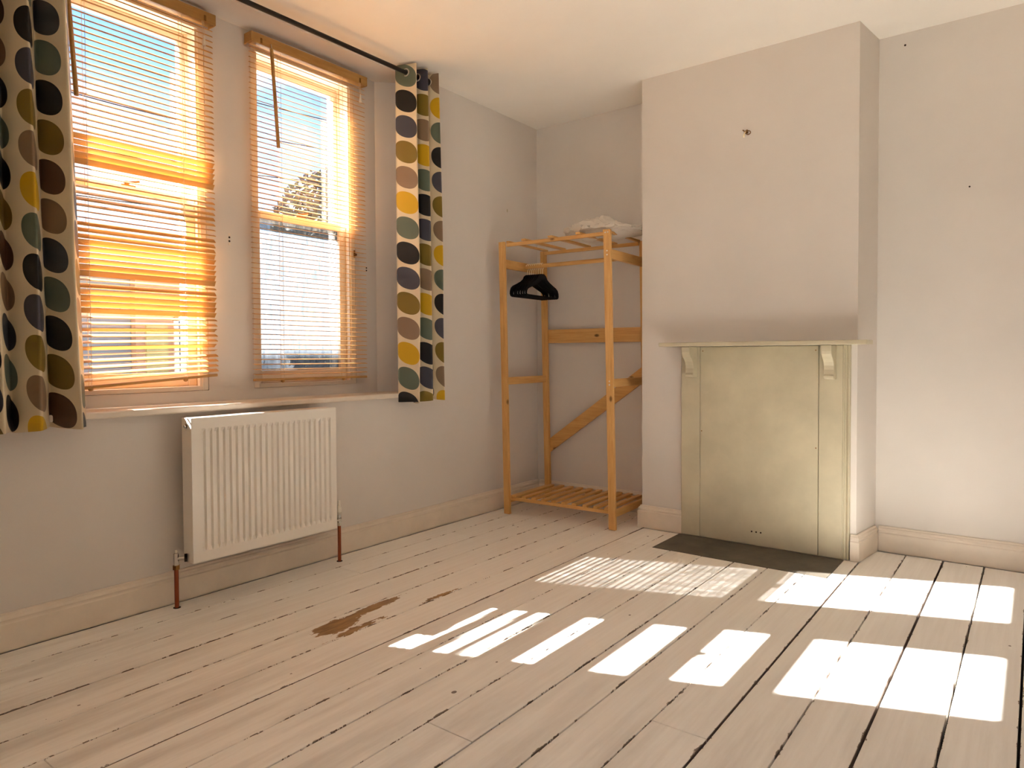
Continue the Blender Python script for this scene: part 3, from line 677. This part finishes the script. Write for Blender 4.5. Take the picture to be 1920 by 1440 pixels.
# crumpled white bag on the rack top
bag = B(); g = bmesh.ops.create_uvsphere(bag.bm, u_segments=64, v_segments=32, radius=1.0)
for v in bag.bm.verts:
    x, y, z = v.co
    n1 = noise.noise(Vector((x*2.1+3, y*2.1, z*2+1))); n2 = noise.noise(Vector((x*5.5, y*5.5+4, z*5))); n3 = abs(noise.noise(Vector((x*9+7, y*9, z*7))))
    rr = 1 + .16*n1 + .10*n2 - .10*n3
    X_, Y_ = x*.262*rr, y*.205*rr
    Z_ = (0.066*z*rr*(1+.5*n1) + .020*n2 - .012*n3) if z > 0 else (0.012 + 0.040*abs(math.sin(PI*(X_+.735-.150-.22*.755)/(.26*.755)))*max(0, 1-abs(Y_)/.19))*z*rr
    if z > 0: Z_ *= (1.15 - .55*max(0, x))
    v.co = (X_, Y_, Z_)
bo = bag.obj('plastic_bag', M_BAG, None, True); bo.location = (0.735, -0.300, 1.784); bo.rotation_euler = (0, math.radians(1), math.radians(8))
tag(bo, 'crumpled white plastic bag lying on top of the pine rack', 'bag')

# ================================================================== outdoors, seen through the panes, plus an added unseen sun block
struct(B().box(-60, 60, -60, 60, -0.9, -0.6).obj('street', M_ROAD))
def house(x, y0, y1, z1, mat, label, wins, door=None):
    hs = empty('terraced_house', (x, (y0+y1)/2, -0.6)); tag(hs, label, 'house', None)
    def part(bb, name, mat, par=hs):
        me = bb.mesh(name, mat); me.transform(Matrix.Translation(-Vector(hs.location))); return link(name, me, par)
    part(B().box(x-6, x, y0, y1, -0.599, z1), 'wall', mat)
    part(B().extrude([(x+.3, z1-.05), (x-3, z1+1.6), (x-6.3, z1-.05)], 'Y', y0, y1), 'roof', M_TILE)
    for (wy0, wy1, wz0, wz1) in wins:
        f = part(B().box(x-.02, x+.05, wy0, wy1, wz0, wz0+.09).box(x-.02, x+.05, wy0, wy1, wz1-.09, wz1).box(x-.02, x+.05, wy0, wy0+.09, wz0, wz1).box(x-.02, x+.05, wy1-.09, wy1, wz0, wz1).box(x-.02, x+.05, (wy0+wy1)/2-.04, (wy0+wy1)/2+.04, wz0, wz1), 'window', M_UPVC)
        part(B().box(x+.001, x+.02, wy0+.05, wy1-.05, wz0+.05, wz1-.05), 'pane', M_HGLASS, f)
    if door: part(B().box(x+.001, x+.06, door[0], door[1], -.599, 1.7), 'door', M_YELLOW)
    return hs
house(-12.2, -3.0, 2.55, 2.7, M_RENDER, 'grey rendered low house across the street', [(0.0, 1.4, .6, 1.9)])
house(-12.0, 2.56, 4.6, 2.7, M_PEACH, 'peach house with a yellow door across the street', [(3.35, 4.2, .5, 1.9)], (2.75, 3.2))
b = B(); b.box(-9.15, -9.0, -4, 12, -.599, .55); tag(b.obj('garden_wall', M_UPVC), 'low white garden wall across the street', 'wall')
ob = empty('added_sun_block', (-6.2, -6.6, -0.6)); tag(ob, 'tall brick sun block with a flat slate roof, added out of view', 'blocker')  # unseen block, added to keep sun off the sill and radiator top
B().box(-1.2, 1.2, -3.4, 3.4, .001, 5.28).obj('wall', M_BRICK, ob); B().box(-1.3, 1.2, -3.4, 3.4, 5.28, 5.41).obj('roof', M_TILE, ob)
def tree(x, y, h, r, n, label, seed, zc):
    rn = random.Random(seed); t = empty('garden_tree', (x, y, -0.6)); tag(t, label, 'tree')
    b = B(); b.tube([(0, 0, 0), (.05, .04, h*.3), (-.05, .1, h*.55), (.0, .0, h*.8)], [.22, .18, .12, .05], 8)
    for k in range(9):
        a = rn.uniform(0, 2*PI); z0 = h*rn.uniform(.3, .65); l_ = r*rn.uniform(.6, .95)
        b.tube([(0, 0, z0), (l_*.5*math.cos(a), l_*.5*math.sin(a), z0+l_*.35), (l_*math.cos(a), l_*math.sin(a), z0+l_*.9)], [.07, .045, .015], 5)
    b.obj('trunk', M_BARK, t)
    vs_, fs = [], []
    for k in range(n):
        while True:
            p_ = Vector((rn.uniform(-1, 1), rn.uniform(-1, 1), rn.uniform(-1, 1)))
            if p_.length < 1 and p_.length > rn.uniform(0, .9): break
        p_ = Vector((p_.x*r, p_.y*r, zc + p_.z*h*.42)); s_ = rn.uniform(.07, .17)
        a = Vector((rn.gauss(0, 1), rn.gauss(0, 1), rn.gauss(0, 1))).normalized(); c_ = a.orthogonal().normalized(); i0 = len(vs_)
        vs_ += [p_ - a*s_, p_ + c_*s_*.5, p_ + a*s_, p_ - c_*s_*.5]; fs.append((i0, i0+1, i0+2, i0+3))
    me = bpy.data.meshes.new('foliage'); me.from_pydata(vs_, [], fs); me.materials.append(M_LEAF); f = link('foliage', me, t); f['kind'] = 'stuff'
tree(-13.0, 8.4, 6.2, 1.8, 5000, 'thin-leaved garden tree behind the garden wall', 3, 4.3)
tree(-10.5, 6.6, 3.4, 1.3, 2600, 'low bushy garden tree close to the garden wall', 5, 2.2)
for k, (z0, z1) in enumerate(((7.4, 7.0), (6.4, 6.3), (5.3, 5.5), (4.4, 4.6))):
    pts = [(-11 - .3*t, -6 + 14*t, z0 + (z1-z0)*t - 0.5*math.sin(PI*t)) for t in [i/16 for i in range(17)]]
    tag(B().tube(pts, .012, 5).obj('power_cable', M_BLACKROD), ['topmost', 'second highest', 'second lowest', 'lowest'][k] + ' black overhead cable crossing the street outside', 'cable', 'overhead street cables')
